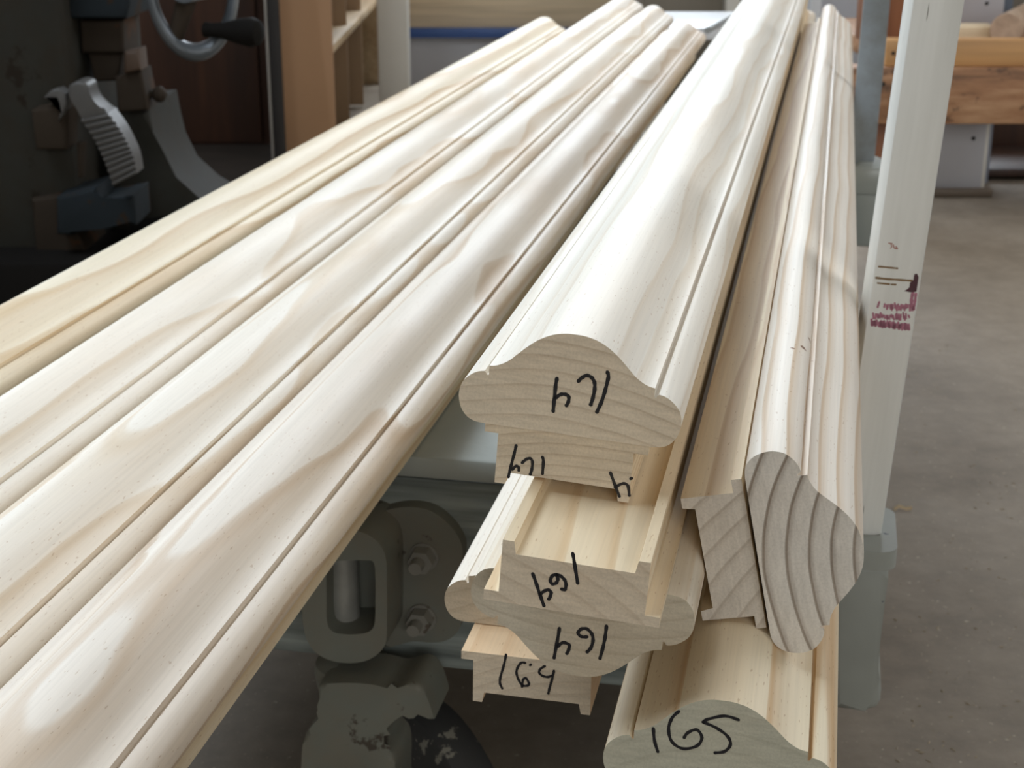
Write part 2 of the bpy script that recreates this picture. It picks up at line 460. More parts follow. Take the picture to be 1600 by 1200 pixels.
def stick(name, prof, L, mats, mw, label, category, group=None, ease=0.0):
    bm = bmesh.new()
    a = [bm.verts.new((x / 1000, 0, z / 1000)) for x, z in prof]
    b = [bm.verts.new((x / 1000, L, z / 1000)) for x, z in prof]
    n = len(a)
    f0 = bm.faces.new(a); f1 = bm.faces.new(b[::-1])
    for i in range(n): bm.faces.new((a[i], b[i], b[(i + 1) % n], a[(i + 1) % n]))
    f0.material_index = f1.material_index = 1
    o = obj(name, bm, mats, None, mw, 28, label=label, category=category)
    if group: o['group'] = group
    return o

def ribbon(bm, pts, width, nrm, thick):
    """a pen stroke: a rounded ribbon lying on a surface with normal nrm"""
    P = catmull(pts, 5) if len(pts) > 2 else [Vector(p) for p in pts]
    L = []; Rr = []
    for i, p in enumerate(P):
        t = (P[min(i + 1, len(P) - 1)] - P[max(i - 1, 0)]).normalized()
        w = nrm.cross(t).normalized() * width * (.5 + .06 * math.sin(i * 1.3))
        L.append(p + w); Rr.append(p - w)
    t0 = (P[0] - P[1]).normalized(); t1 = (P[-1] - P[-2]).normalized()
    loop = L[:] + [P[-1] + (t1 * .4 + (L[-1] - P[-1]).normalized() * .3) * width, P[-1] + t1 * width * .5, P[-1] + (t1 * .4 - (L[-1] - P[-1]).normalized() * .3) * width]
    top = []
    def cap(c, t, side): return [c + (t * math.sin(a) + side * math.cos(a)) * width * .5 for a in (R(45), R(90), R(135))]
    loop = L + cap(P[-1], t1, (L[-1] - P[-1]).normalized()) + Rr[::-1] + cap(P[0], t0, (Rr[0] - P[0]).normalized())
    off = nrm * thick
    v = {}
    def mk(ps, o): return [bm.verts.new(p + o) for p in ps]
    Lt, Rt = mk(L, off), mk(Rr, off); Lb, Rb = mk(L, off * 0), mk(Rr, off * 0)
    for i in range(len(P) - 1):
        bm.faces.new((Lt[i], Rt[i], Rt[i + 1], Lt[i + 1]))
        bm.faces.new((Lb[i], Lt[i], Lt[i + 1], Lb[i + 1])); bm.faces.new((Rt[i], Rb[i], Rb[i + 1], Rt[i + 1]))
    for c, t, a, b in ((P[-1], t1, Lt[-1], Rt[-1]), (P[0], t0, Rt[0], Lt[0])):
        side = (a.co - off - c).normalized()
        bm.faces.new([a] + mk(cap(c, t, side), off) + [b])

def number(parent, strokes, conv, s, width, label, inv=None):
    """marker strokes on the sawn end of a stick (end plane at distance s)"""
    bm = bmesh.new(); inv = parent.matrix_world.inverted()
    nrm = Vector((0, -1, 0))
    for st in strokes:
        pts = []
        for (X, Y) in st:
            w = at_s(*conv(X, Y), s); p = inv @ w; p.y = -.00005; pts.append(p)
        if len(pts) == 1: pts = [pts[0], pts[0] + Vector((.0004, 0, .0004))]
        ribbon(bm, pts, width, nrm, .00012)
    return obj('handwritten_number', bm, M['ink'], parent, label=label)

def zc(ox, oy, k): return lambda X, Y: (ox + X / k, oy + Y / k)
z1 = zc(680, 480, 3.5295); z2 = zc(680, 720, 2.857); z3 = zc(920, 680, 2.308); z7 = zc(690, 950, 7.06); z8 = zc(690, 860, 8)
z2to8 = lambda X, Y: z2(X, Y)

_pc = [0]
def pine_pair(x0, z0, sp, seed, slope, contrast=1.0, e=EARLY, l=LATE, ee=END_E, el=END_L, ec=1.0, **kw):
    _pc[0] += 1
    kn = kw.pop('knots', ())
    return [pine('pine_%d' % _pc[0], x0, z0, sp, seed, slope, e, l, contrast, knots=kn, **kw),
            pine('pine_end_%d' % _pc[0], x0, z0, sp, seed, slope, ee, el, ec, end=True, **kw)]

RAILG = 'moulded pine handrails on the cart'; BASEG = 'grooved pine base rails on the cart'
# four handrails lying side by side, each on a base rail
#        groove u at (s), groove u at (s), far end s
LEFT = [((-.5406, .90), (-.5462, 3.07), 3.13, 'outermost handrail of the four side by side, next to the dark machine', 0),
        ((-.4370, .71), (-.4596, 3.77), 3.69, 'second handrail from the dark machine among the four side by side', 1),
        ((-.3435, .65), (-.3604, 3.43), 3.43, 'third handrail from the dark machine among the four side by side', 2),
        ((-.2505, .47), (-.2623, 3.19), 3.10, 'innermost of the four side by side handrails, next to the numbered stack', 3)]
LM = [pine_pair(.012, -.085, .0150, 3.1, .010, 1.0, wob=.0060, e=lin((232, 220, 196)), l=lin((198, 166, 120))),  # outermost rail toned darker: the machine's shade put into its wood colour
      pine_pair(-.010, -.075, .0150, 8.7, .007, .9, wob=.0075),
      pine_pair(.006, -.070, .0150, 14.2, .009, .85, wob=.0085),
      pine_pair(-.014, -.060, .0150, 21.9, .008, .9, wob=.0090, e=lin((237, 227, 214)), l=lin((202, 176, 146)))]
ZB = -.377                               # cart deck, below the lens
for (ua, sa), (ub, sb), send, lab, i in LEFT:
    yaw = -math.atan2(ub - ua, sb - sa)
    s0 = .22
    u0 = ua + (ub - ua) * (s0 - sa) / (sb - sa) - .0337
    zt = ZB + .026
    mw = timber_frame(u0, s0, zt + .0003, 0, yaw)
    stick('handrail', RAIL, send - s0, LM[i], mw, lab, 'handrail', RAILG)
    mwb = timber_frame(u0, s0 + .02, zt, 0, yaw)
    stick('base_rail', BASE, send - s0 - .05, LM[(i + 1) % 4], mwb,
          ['base rail under the handrail nearest the dark machine', 'base rail under the second handrail from the machine', 'base rail under the third handrail from the machine', 'base rail under the handrail beside the numbered stack'][i], 'base rail', BASEG)

# the centre stack
m = pine_pair(-.006, -.16, .0062, 31.4, .0035, .50, ec=.75, wob=.0045, e=lin((240, 234, 222)), l=lin((210, 186, 152)))
top_rail = stick('handrail', RAIL, 2.44, m, timber_frame(-.0954, .5689, -.2197, -4.19), 'topmost wide handrail of the centre stack, marked 164 upside down', 'handrail', RAILG)
number(top_rail, [[(672, 392), (665, 430), (657, 510), (651, 573)], [(664, 500), (690, 482), (716, 480), (736, 492), (735, 520), (724, 542)],
                  [(790, 408), (808, 390), (835, 376), (862, 387), (878, 412), (880, 450), (870, 500), (858, 538)],
                  [(950, 357), (955, 385), (940, 450), (918, 520), (892, 578)]], z1, .5689, .00150, 'black marker number 164 upside down')
m = pine_pair(.02, -.20, .0048, 5.5, .002, .8, ec=.6, wob=.003, e=lin((236, 218, 186)), l=lin((200, 160, 108)))
tb = stick('base_rail', BASE, 2.40, m, timber_frame(-.0962, .5740, -.2212, -4.5), 'base rail directly under the topmost handrail, legs down, marked 164', 'base rail', BASEG)
number(tb, [[(447, 762), (438, 800), (420, 870), (404, 936)], [(425, 895), (445, 876), (460, 882), (461, 900)],
            [(480, 858), (500, 840), (522, 833), (536, 850), (534, 890), (525, 922)], [(592, 826), (597, 850), (592, 918)]], z1, .5740, .00125, 'black marker number 164 upside down')
number(tb, [[(967, 912), (985, 962), (1016, 1043)], [(992, 992), (1035, 972), (1063, 985), (1071, 1038)], [(1078, 946)]], z1, .5740, .00125, 'black marker 4 upside down')
m = pine_pair(.10, .16, .0085, 12.5, .004, .8, ec=.45, wob=.004, e=lin((240, 224, 194)), l=lin((212, 178, 132)))
mb = stick('base_rail', BASE, 2.44, m, timber_frame(-.0839, .5140, -.2704, 175.65), 'base rail turned upside down, open channel up, marked 164', 'base rail', BASEG)
number(mb, [[(1140, 290), (1180, 400), (1230, 550), (1280, 690)], [(1232, 545), (1280, 510), (1330, 492), (1368, 520), (1360, 570), (1340, 608)],
            [(1440, 302), (1390, 312), (1360, 370), (1380, 415), (1430, 408), (1455, 360), (1440, 305), (1490, 320), (1540, 370), (1556, 430), (1540, 490), (1502, 482)],
            [(1378 - 1378 + 1378 + 262, 37), (1660, 150), (1702, 408)]], z8, .5140, .00135, 'black marker number 164 upside down')
m = pine_pair(.0, -.12, .0075, 44.2, .004, .55, ec=.5, wob=.004, e=lin((238, 228, 210)), l=lin((206, 176, 134)), ee=lin((200, 191, 172)), el=lin((166, 152, 130)))
mr = stick('handrail', RAIL, 2.44, m, timber_frame(-.0834, .5430, -.2712, 176.2), 'upside down handrail in the centre stack, crown down, marked 164', 'handrail', RAILG)
number(mr, [[(555, 747), (546, 800), (531, 880)], [(545, 830), (570, 811), (597, 820), (597, 840), (588, 860)],
            [(678, 785), (655, 785), (638, 770), (650, 752), (675, 749), (698, 770), (705, 800), (695, 835), (678, 853)],
            [(765, 737), (760, 780), (750, 830), (736, 882)]], z2, .5430, .00140, 'black marker number 164 upside down')
m = pine_pair(.01, -.10, .0085, 51.7, .005, .6, ec=.5, wob=.005, ee=lin((204, 190, 168)), el=lin((166, 148, 124)))
stick('handrail', RAIL, 2.44, m, timber_frame(-.1225, .6480, -.3517, -1.5), 'lowest handrail of the centre stack, only its left bead end shows', 'handrail', RAILG)
m = pine_pair(.05, -.18, .0060, 63.1, .003, .5, ec=.5, wob=.003, e=lin((240, 212, 176)), l=lin((214, 170, 122)))
bb = stick('base_rail', BASE, 2.44, m, timber_frame(-.1189, .6209, -.3521, -.96), 'lowest base rail of the centre stack, legs down, marked 164 right way up', 'base rail', BASEG)
number(bb, [[(712, 512), (690, 620), (650, 760), (645, 830), (669, 886)], [(923, 604), (880, 602), (842, 650), (826, 710), (845, 780), (890, 850), (948, 855), (964, 830), (930, 772), (900, 792), (888, 868)], [(976, 630)],
            [(1140, 640), (1092, 670), (1077, 710), (1110, 745), (1170, 760), (1215, 745)], [(1240, 690), (1220, 780), (1192, 880), (1178, 943)]], z7, .6209, .00120, 'black marker number 164')

# the pair lying on its side, and the rail it rests on
m = pine_pair(.015, .115, .0095, 71.3, .0035, 1.0, ec=1.2, wob=.0042, e=lin((239, 231, 219)), l=lin((202, 174, 140)), ee=lin((220, 215, 206)), el=lin((138, 124, 110)),
              knots=[(-.040, .150, .020, .0026), (-.037, .175, .0215, .0022), (-.0445, .140, .016, .0016)])
stick('handrail', RAIL, 1.99, m, timber_frame(-.0173, .5800, -.2712, -78.7), 'handrail lying on its side with bold end grain and no number', 'handrail', RAILG)
m = pine_pair(.12, .10, .0085, 80.9, .006, 1.0, ec=.75, wob=.004, e=lin((230, 211, 176)), l=lin((188, 150, 102)), ee=lin((212, 204, 192)), el=lin((164, 150, 134)))
stick('base_rail', BASE, 1.93, m, timber_frame(-.0190, .5850, -.2726, -78.4), 'base rail on its side against the back of the sideways handrail', 'base rail', BASEG)
m = pine_pair(.002, -.055, .0085, 90.4, .0016, 1.5, ec=.5, wob=.0014, e=lin((240, 226, 198)), l=lin((204, 168, 122)), ee=lin((192, 190, 172)), el=lin((164, 160, 142)))
r165 = stick('handrail', RAIL, 2.44, m, timber_frame(-.0262, .5210, -.3474, -1.03), 'lowest handrail in front, below the sideways one, marked 165', 'handrail', RAILG)
number(r165, [[(233, 1057), (237, 1100), (249, 1141)], [(325, 995), (300, 1020), (288, 1060), (300, 1105), (340, 1130), (390, 1120), (408, 1090), (390, 1062), (358, 1072), (344, 1090)],
              [(540, 1026), (490, 1012), (430, 1024), (412, 1034)], [(412, 1034), (460, 1055), (500, 1085), (511, 1115), (490, 1140), (455, 1145)]], z3, .5210, .00125, 'black marker number 165')
stick('base_rail', BASE, 2.40, LM[1], timber_frame(-.0262, .5600, -.3479, -1.03), 'base rail hidden under the handrail marked 165', 'base rail', BASEG)

# ------------------------------------------------------------------ the cart
cart = thing('workshop_cart', 'grey green workshop cart on castor wheels carrying the handrails', 'cart', mw=CARTM.copy())
FZ = -CAM_H                                # floor in cart coordinates
SF, SB = .921, 1.93                        # front and back of the cart
UL, UR = -.66, .022
ZK = -.540
def cpart(name, c0, c1, mat, bev=.004, parent=None, **p): return new_box(name, c0, c1, mat, parent or cart, bev, **p)
cpart('deck', (UL, SF, ZB - .018), (UR, SB, ZB - .002), M['cart'], .003)
cpart('end_board', (UL, SF + .006, ZK), (UR, SF + .04, ZB - .020), M['cart_board'], .002)
cpart('end_board', (UL, SB - .04, FZ + .12), (UR, SB - .006, ZB - .020), M['cart_board'], .002)  # unseen back and side boards made deeper to block light under the cart
cpart('side_board', (UL + .002, SF + .042, FZ + .12), (UL + .03, SB - .042, ZB - .020), M['cart_board'], .002)
cpart('side_board', (UR - .03, SF + .042, FZ + .12), (UR - .002, SB - .042, ZB - .020), M['cart_board'], .002)

def loc_px(px, py, s):                     # cart coordinates of a point on the plane s
    return CARTM.inverted() @ at_s(px, py, s)

# castor under the front
def z4(X, Y, s=SF): return loc_px(440 + X / 2.142, 640 + Y / 2.142, s)
def flat(pts, s): return [Vector((p.x, s, p.z)) for p in (z4(*q, s) for q in pts)]
PF = SF + .004
bm = bmesh.new()
lobe = catmull(flat([(250, 400), (330, 345), (420, 326), (500, 340), (560, 385), (598, 440), (606, 490), (590, 545), (574, 590), (592, 650), (603, 700), (588, 745), (550, 773), (500, 780), (440, 776), (380, 790), (320, 800), (250, 700)], PF - .010), 4, True)
prism(bm, lobe, Vector((0, .012, 0)), .004)
bracket = obj('castor_bracket', bm, M['iron'], cart)
bm = bmesh.new()
outer = catmull(flat([(70, 500), (110, 430), (200, 400), (290, 420), (345, 480), (352, 600), (352, 720), (345, 790), (290, 838), (210, 848), (140, 830), (95, 790), (72, 720), (68, 600)], PF - .05), 4, True)
inner = catmull(flat([(150, 540), (160, 515), (200, 506), (280, 504), (308, 512), (314, 560), (314, 640), (312, 710), (300, 738), (270, 750), (210, 752), (170, 742), (152, 712), (150, 620)], PF - .05), 4, True)
ring_prism(bm, outer, inner, Vector((0, .052, 0)))
obj('pin_housing', bm, M['iron'], bracket)
pb = z4(212, 760, PF - .025); pt = z4(212, 470, PF - .025)
bm = bmesh.new(); cyl(bm, (pb.x, PF - .024, pb.z), (pb.x, PF - .024, pt.z), .0108); obj('swivel_pin', bm, M['pin'], bracket)
for c in ((475, 495), (468, 700)):
    p = z4(*c, PF - .012)
    bm = bmesh.new()
    cyl(bm, (p.x, PF - .009, p.z), (p.x, PF - .012, p.z), .0105, .0102)
    cyl(bm, (p.x, PF - .012, p.z), (p.x, PF - .022, p.z), .0092, .0088, 6)
    cyl(bm, (p.x - .001, PF - .020, p.z), (p.x - .001, PF - .031, p.z), .0048, .0044, 16)
    obj('bolt', bm, M['bolt'], bracket)
# fork and wheel
ctr = z4(225, 830, PF - .03)
bm = bmesh.new()
lathe(bm, (ctr.x, PF - .022, ctr.z - .003), (0, 0, -1), [(0, .018), (.004, .0255), (.010, .0268), (.024, .0245), (.036, .0200), (.052, .0190)], 32)
fork = obj('castor_fork', bm, M['iron'], cart)
bm = bmesh.new()
body = catmull(flat([(120, 930), (200, 915), (300, 920), (370, 935), (440, 920), (480, 950), (510, 1040), (480, 1030), (430, 1015), (380, 1040), (345, 1080), (345, 1130), (375, 1170), (380, 1260), (360, 1420), (200, 1440), (80, 1300), (70, 1120), (100, 1060), (140, 1010)], PF - .062), 4, True)
prism(bm, body, Vector((0, .042, 0)), .004)
obj('fork_arm', bm, M['iron'], fork)
RW = .100
wc = Vector((z4(455, 1100, PF).x, PF + .02, FZ + RW))
axd = Vector((-.66, -.75, 0)).normalized()
bm = bmesh.new()
hw = .019
lathe(bm, wc - axd * hw, axd, [(0, RW * .62), (.0, RW * .90), (.004, RW * .97), (.010, RW), (2 * hw - .010, RW), (2 * hw - .004, RW * .97), (2 * hw, RW * .90), (2 * hw, RW * .62), (2 * hw - .006, RW * .60), (2 * hw - .006, RW * .2), (2 * hw + .006, RW * .18), (2 * hw + .006, .002)], 48)
obj('castor_wheel', bm, M['tyre'], fork)
# the other three castors: simpler, behind
for uu, ss in ((-.07, SF + .15), (-.07, SB - .16), (-.58, SB - .16)):
    bm = bmesh.new()
    lathe(bm, (uu, ss, ZK + .001), (0, 0, -1), [(0, .045), (.012, .05), (.03, .03), (.04, .03)], 24)
    box(bm, (uu - .032, ss - .02, ZK - .16), (uu - .022, ss + .02, ZK - .03), .003); box(bm, (uu + .022, ss - .02, ZK - .16), (uu + .032, ss + .02, ZK - .03), .003)
    f2 = obj('castor_fork', bm, M['iron'], cart)
    bm = bmesh.new(); lathe(bm, Vector((uu - .019, ss, FZ + RW)), (1, 0, 0), [(0, RW * .5), (0, RW * .92), (.008, RW), (.030, RW), (.038, RW * .92), (.038, RW * .5)], 32)
    obj('castor_wheel', bm, M['tyre'], f2)

# stake pocket at the front right corner
def z9(X, Y, s): return loc_px(1290 + X / 3.243, 760 + Y / 3.243, s)
SP = SF - .012
bm = bmesh.new()
pl = [(40, 400), (322, 400), (318, 470), (304, 560), (292, 660), (278, 780), (270, 880), (268, 930), (276, 980), (282, 1050), (276, 1100), (262, 1125), (235, 1138), (200, 1140), (40, 1132)]
prism(bm, [Vector((p.x, SP, p.z)) for p in (z9(*q, SP) for q in pl)], Vector((0, .075, 0)), .005)
pocket = obj('stake_pocket', bm, M['pocket'], cart)
q0 = z9(20, 350, SP); q1 = z9(358, 400, SP); zt = z9(355, 340, SP).z + .003; zl = z9(330, 412, SP).z
slot_u0 = z9(60, 290, SP).x; slot_u1 = z9(272, 290, SP + .02).x
bm = bmesh.new()
cu, cs = (slot_u0 + slot_u1) / 2, SP + .045
n = 32; w2, d2 = (q1.x - q0.x) / 2, .037
cc = (q0.x + q1.x) / 2
def rr(cx, cy, hx, hy, r, z):
    out = []
    for (sx, sy, a0) in ((1, 1, 0), (-1, 1, 90), (-1, -1, 180), (1, -1, 270)):
        for j in range(7):
            a = R(a0 + 90 * j / 6); out.append(Vector((cx + sx * (hx - r) + r * math.cos(a), cy + sy * (hy - r) + r * math.sin(a), z)))
    return out
ring_prism(bm, rr(cc, SP + .030, w2, d2, .012, zl), rr(cu, SP + .038, (slot_u1 - slot_u0) / 2, .020, .003, zl), Vector((0, 0, zt - zl)))
bmesh.ops.bevel(bm, geom=[e for e in bm.edges if len(e.link_faces) == 2 and e.calc_face_angle(0) > 1.2], offset=.0025, segments=2, affect='EDGES')
obj('pocket_rim', bm, M['pocket'], pocket)
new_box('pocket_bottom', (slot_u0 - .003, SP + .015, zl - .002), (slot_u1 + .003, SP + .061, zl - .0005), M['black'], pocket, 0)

# far right pocket (a grey lug) that holds the steel stake
pk = loc_px(1359, 282, 1.86)
bm = bmesh.new(); box(bm, (pk.x - .018, 1.83, pk.z - .075), (pk.x + .010, 1.90, pk.z + .024), .006)
lug = obj('stake_pocket', bm, M['cart'], cart)
bm = bmesh.new(); box(bm, (pk.x - .022, 1.825, pk.z - .012), (pk.x + .014, 1.905, pk.z + .022), .006); obj('pocket_rim', bm, M['cart'], lug)

# ------------------------------------------------------------------ stakes
# white wooden stake in the near pocket: a plank with eased edges, leaning outwards
base_c = CARTM @ Vector((slot_u1 - .0185, SP + .034, zl))
p_top = at_s(1473, 0, SP + .03); p_bot = at_s(1352, 800, SP + .03)
axis = (p_top - p_bot).normalized()
wdir = (at_s(1511, 0, SP + .03) - at_s(1435, 0, SP + .03)).normalized()
wdir = (Matrix.Rotation(R(10), 3, 'Z') @ wdir); wdir = (wdir - axis * wdir.dot(axis)).normalized()
ddir = axis.cross(wdir) * -1
mwp = Matrix(((wdir.x, ddir.x, axis.x, 0), (wdir.y, ddir.y, axis.y, 0), (wdir.z, ddir.z, axis.z, 0), (0, 0, 0, 1)))
if mwp.to_3x3().determinant() < 0:
    ddir = -ddir
    mwp = Matrix(((wdir.x, ddir.x, axis.x, 0), (wdir.y, ddir.y, axis.y, 0), (wdir.z, ddir.z, axis.z, 0), (0, 0, 0, 1)))
fr0 = at_s(1372, 848, SP + .022)            # lower right front edge of the stake
WP, DP = .0295, .024
mwp.translation = fr0 + S * .0015
bm = bmesh.new(); box(bm, (-WP, 0, -.012), (0, DP, .80), .0018, 2)
post = obj('wooden_stake', bm, M['post'], None, mwp, label='white painted wooden stake leaning in the cart corner pocket, stained dark red', category='stake')
ip = mwp.inverted()
def on_post(X, Y):                           # zoom of 1340,360 scale 6.667 -> stake front face
    px, py = 1340 + X / 6.667, 360 + Y / 6.667
    a = ip @ C0; b = (ip.to_3x3() @ ray(px, py))
    t = -a.y / b.y; p = a + b * t
    p.x = min(max(p.x, -WP + .002), -.002); p.y = -.00004
    return p
NP = Vector((0, -1, 0))
bm = bmesh.new(); ribbon(bm, [on_post(185, 492), on_post(300, 506), on_post(420, 514), on_post(565, 524)], .0013, NP, .0001)
ribbon(bm, [on_post(220, 376), on_post(320, 386), on_post(415, 395)], .0011, NP, .0001)
ribbon(bm, [on_post(208, 548), on_post(330, 560)], .0010, NP, .0001); ribbon(bm, [on_post(352, 562), on_post(398, 564)], .0010, NP, .0001)
obj('pencil_line', bm, M['pencil'], post, label='brown pencil lines')
bm = bmesh.new(); ribbon(bm, [on_post(322, 132), on_post(362, 138)], .0006, NP, .0001); ribbon(bm, [on_post(345, 138), on_post(355, 165), on_post(345, 185)], .0006, NP, .0001); ribbon(bm, [on_post(372, 150), on_post(382, 182), on_post(415, 190), on_post(398, 168)], .0007, NP, .0001)
obj('pencil_scribble', bm, plain('reddish_pencil', lin((172, 120, 106)), .7), post, label='small reddish scribble')
def blob(loop, mat, name, label):
    bm = bmesh.new()
    prism(bm, [on_post(*q) + NP * .0001 for q in loop], Vector((0, .00009, 0)))
    return obj(name, bm, mat, post, label=label)
blob([(590, 455), (620, 450), (632, 480), (645, 490), (650, 525), (632, 560), (635, 600), (620, 640), (555, 645), (485, 632), (520, 610), (540, 590), (545, 545), (580, 520)], M['stain_dark'], 'paint_stain', 'dark maroon paint blot')
rnd = random.Random(4)
bm = bmesh.new()
for k in range(16):
    X = 285 + k * 17 + rnd.uniform(-4, 4); Y = 795 + rnd.uniform(-10, 12)
    ribbon(bm, [on_post(X, Y - rnd.uniform(15, 32)), on_post(X + rnd.uniform(-8, 8), Y + rnd.uniform(10, 34))], .0011, NP, .00008)
for k in range(20):
    X = 165 + k * 19 + rnd.uniform(-5, 5); Y = 900 + rnd.uniform(-10, 12)
    ribbon(bm, [on_post(X, Y - rnd.uniform(12, 36)), on_post(X + rnd.uniform(-10, 10), Y + rnd.uniform(12, 30))], .0011, NP, .00008)
for k in range(26):
    X = 140 + k * 15.5 + rnd.uniform(-5, 5); Y = 968 + k * 1.8 + rnd.uniform(-6, 6)
    ribbon(bm, [on_post(X, Y - rnd.uniform(18, 42)), on_post(X + rnd.uniform(-6, 6), Y + rnd.uniform(10, 26))], .0014, NP, .00008)
ribbon(bm, [on_post(575, 650), on_post(562, 720), on_post(566, 790), on_post(585, 820)], .0020, NP, .00008)
ribbon(bm, [on_post(607, 660), on_post(600, 720), on_post(602, 780), on_post(570, 830)], .0016, NP, .00008)
ribbon(bm, [on_post(225, 745), on_post(208, 800)], .0012, NP, .00008)
obj('paint_smear', bm, M['stain'], post, label='faded red paint smears')

# blue grey steel stake in the far pocket
st0 = at_s(1340, 330, 1.86); st1 = at_s(1372, 0, 1.86)
sa = (st1 - st0).normalized(); sw = S.copy(); sw = (sw - sa * sw.dot(sa)).normalized(); sd = sa.cross(sw)
if Matrix((sw, sd, sa)).determinant() < 0: sd = -sd
mws = Matrix(((sw.x, sd.x, sa.x, st0.x), (sw.y, sd.y, sa.y, st0.y), (sw.z, sd.z, sa.z, st0.z), (0, 0, 0, 1)))
bm = bmesh.new(); box(bm, (-.0165, -.008, -.03), (.0135, .004, .75), .002)
steel = obj('steel_stake', bm, M['steel'], None, mws, label='blue grey steel stake standing behind the sideways handrail', category='stake')

# ------------------------------------------------------------------ right background: the workbench
def pbox(name, x0, y0, x1, y1, Y, th, mat, parent=None, bev=.004, **p):
    """upright box whose front face, at distance Y across the room, fills this window"""
    a = at_y((x0 + x1) / 2, y0, Y); b = at_y((x0 + x1) / 2, y1, Y)
    ym = (y0 + y1) / 2
    xa = at_y(x0, ym, Y).x; xb = at_y(x1, ym, Y).x
    return new_box(name, (xa, Y, b.z), (xb, Y + th, a.z), mat, parent, bev, **p)

YB = 3.45
bench = thing('workbench', 'heavy scarred brown workbench with a yellow plank along its edge', 'workbench')
pbox('apron', 1330, 106, 1760, 194, YB, .08, M['bench'], bench)
pbox('edge_plank', 1384, 62, 1760, 104, YB + .02, .05, M['plank'], bench)
zt_ = at_y(1500, 66, YB).z
new_box('bench_top', (at_y(1384, 80, YB).x, YB + .075, zt_ - .06), (at_y(1760, 80, YB).x, YB + .75, zt_ - .02), M['bench'], bench)
zleg = at_y(1370, 195, YB).z
xl = at_y(1352, 220, YB).x
new_box('leg', (xl - .02, YB + .03, 0), (xl + .075, YB + .12, zleg + .01), M['redwood'], bench)
new_box('leg', (at_y(1730, 220, YB).x, YB + .03, 0), (at_y(1730, 220, YB).x + .09, YB + .12, zleg + .01), M['redwood'], bench)
for c in ((1399, 85), (1380, 131), (1371, 171)):
    p = at_y(*c, YB); yf = YB + (.02 if c[1] < 104 else 0)
    bm = bmesh.new(); cyl(bm, (p.x, yf + .002, p.z), (p.x, yf - .002, p.z), .0045, n=12); obj('screw_hole', bm, M['black'], bench)
xr = at_y(1376, 20, YB + .1).x
bm = bmesh.new(); box(bm, (xr - .02, YB + .18, zt_ - .0195), (xr + .075, YB + .26, zt_ + .9), .004)
obj('timber_upright', bm, M['redwood'], label='red brown timber upright standing at the bench corner', category='timber')
# things on the bench
zt2 = zt_ - .0195
p = at_y(1535, 64, YB + .16)
xa = at_y(1490, 55, YB + .16).x; xb = at_y(1563, 55, YB + .16).x
bm = bmesh.new(); box(bm, (xa - .08, YB + .13, zt2), (xb - .012, YB + .22, at_y(1530, 42, YB + .13).z), .004)
obj('wood_block', bm, M['ply'], label='pale wooden block lying on the workbench', category='block')
pc = at_y(1572, 50, YB + .1); rc = .036
bm = bmesh.new(); ax_ = Vector((.45, .9, 0)).normalized(); cyl(bm, Vector((pc.x, YB + .10, zt2 + rc)), Vector((pc.x, YB + .10, zt2 + rc)) + ax_ * .35, rc, n=40)
obj('round_billet', bm, grained('turned_billet_wood', lin((190, 164, 140)), lin((160, 132, 110)), 1, 10), label='round turned wooden billet lying on the workbench', category='billet')
bm = bmesh.new(); a = at_y(1500, 0, YB + .5); b = at_y(1571, 32, YB + .5)
new_box('back_panel', (a.x - .15, YB + .52, zt2), (b.x, YB + .55, zt2 + .6), M['greywhite'], label='grey white panel standing behind the block on the bench', category='panel')
c = at_y(1542, 5, YB + .52); bm = bmesh.new(); cyl(bm, (c.x, YB + .522, c.z), (c.x, YB + .518, c.z), .0045, n=12)
obj('screw_hole', bm, M['black'], bpy.data.objects['back_panel'])
new_box('dark_blue_board', (b.x + .004, YB + .56, zt2), (b.x + .035, YB + .60, zt2 + .6), plain('slate_blue_paint', lin((96, 108, 122)), .5), label='narrow slate blue board standing behind the bench billet', category='board')
# below the bench
YC = at_floor(1500, 302).y
pa = at_y(1462, 200, YC); pb_ = at_y(1535, 300, YC)
cab = thing('storage_cabinet', 'white cabinet carcass standing on the floor under the workbench', 'cabinet')
new_box('side_panel', (at_y(1440, 250, YC).x, YC, .0), (at_y(1537, 250, YC).x, YC + .02, zleg - .02), M['greywhite'], cab, .002)
new_box('edge_strip', (at_y(1543, 250, YC).x, YC + .05, .0), (at_y(1552, 250, YC).x, YC + .30, zleg - .02), M['whitewood'], cab, .001)
new_box('divider', (at_y(1556, 250, YC).x, YC + .12, .0), (at_y(1571, 250, YC).x, YC + .14, zleg - .02), plain('slate_grey_paint', lin((120, 124, 134)), .5), cab, .001)
new_box('back_board', (at_y(1440, 250, YC).x, YC + .5, .0), (at_y(1790, 250, YC).x, YC + .52, zleg - .02), M['brown'], cab, .001)
new_box('bottom_board', (at_y(1536, 250, YC).x, YC + .15, .012), (at_y(1790, 250, YC).x, YC + .48, .03), M['brown'], cab, .001)
c = at_y(1521, 216, YC); bm = bmesh.new(); cyl(bm, (c.x, YC + .001, c.z), (c.x, YC - .002, c.z), .005, n=12); obj('screw_hole', bm, M['black'], cab)
bm = bmesh.new()
fa = at_floor(1462, 312); fb = at_floor(1530, 298)
box(bm, (fa.x, YC - .05, .001), (fb.x + .01, YC - .015, .018), .003)
obj('floor_batten', bm, grained('old_batten', lin((120, 106, 90)), lin((90, 78, 66)), 0, 14), label='old grey batten on the floor before the white cabinet', category='batten')

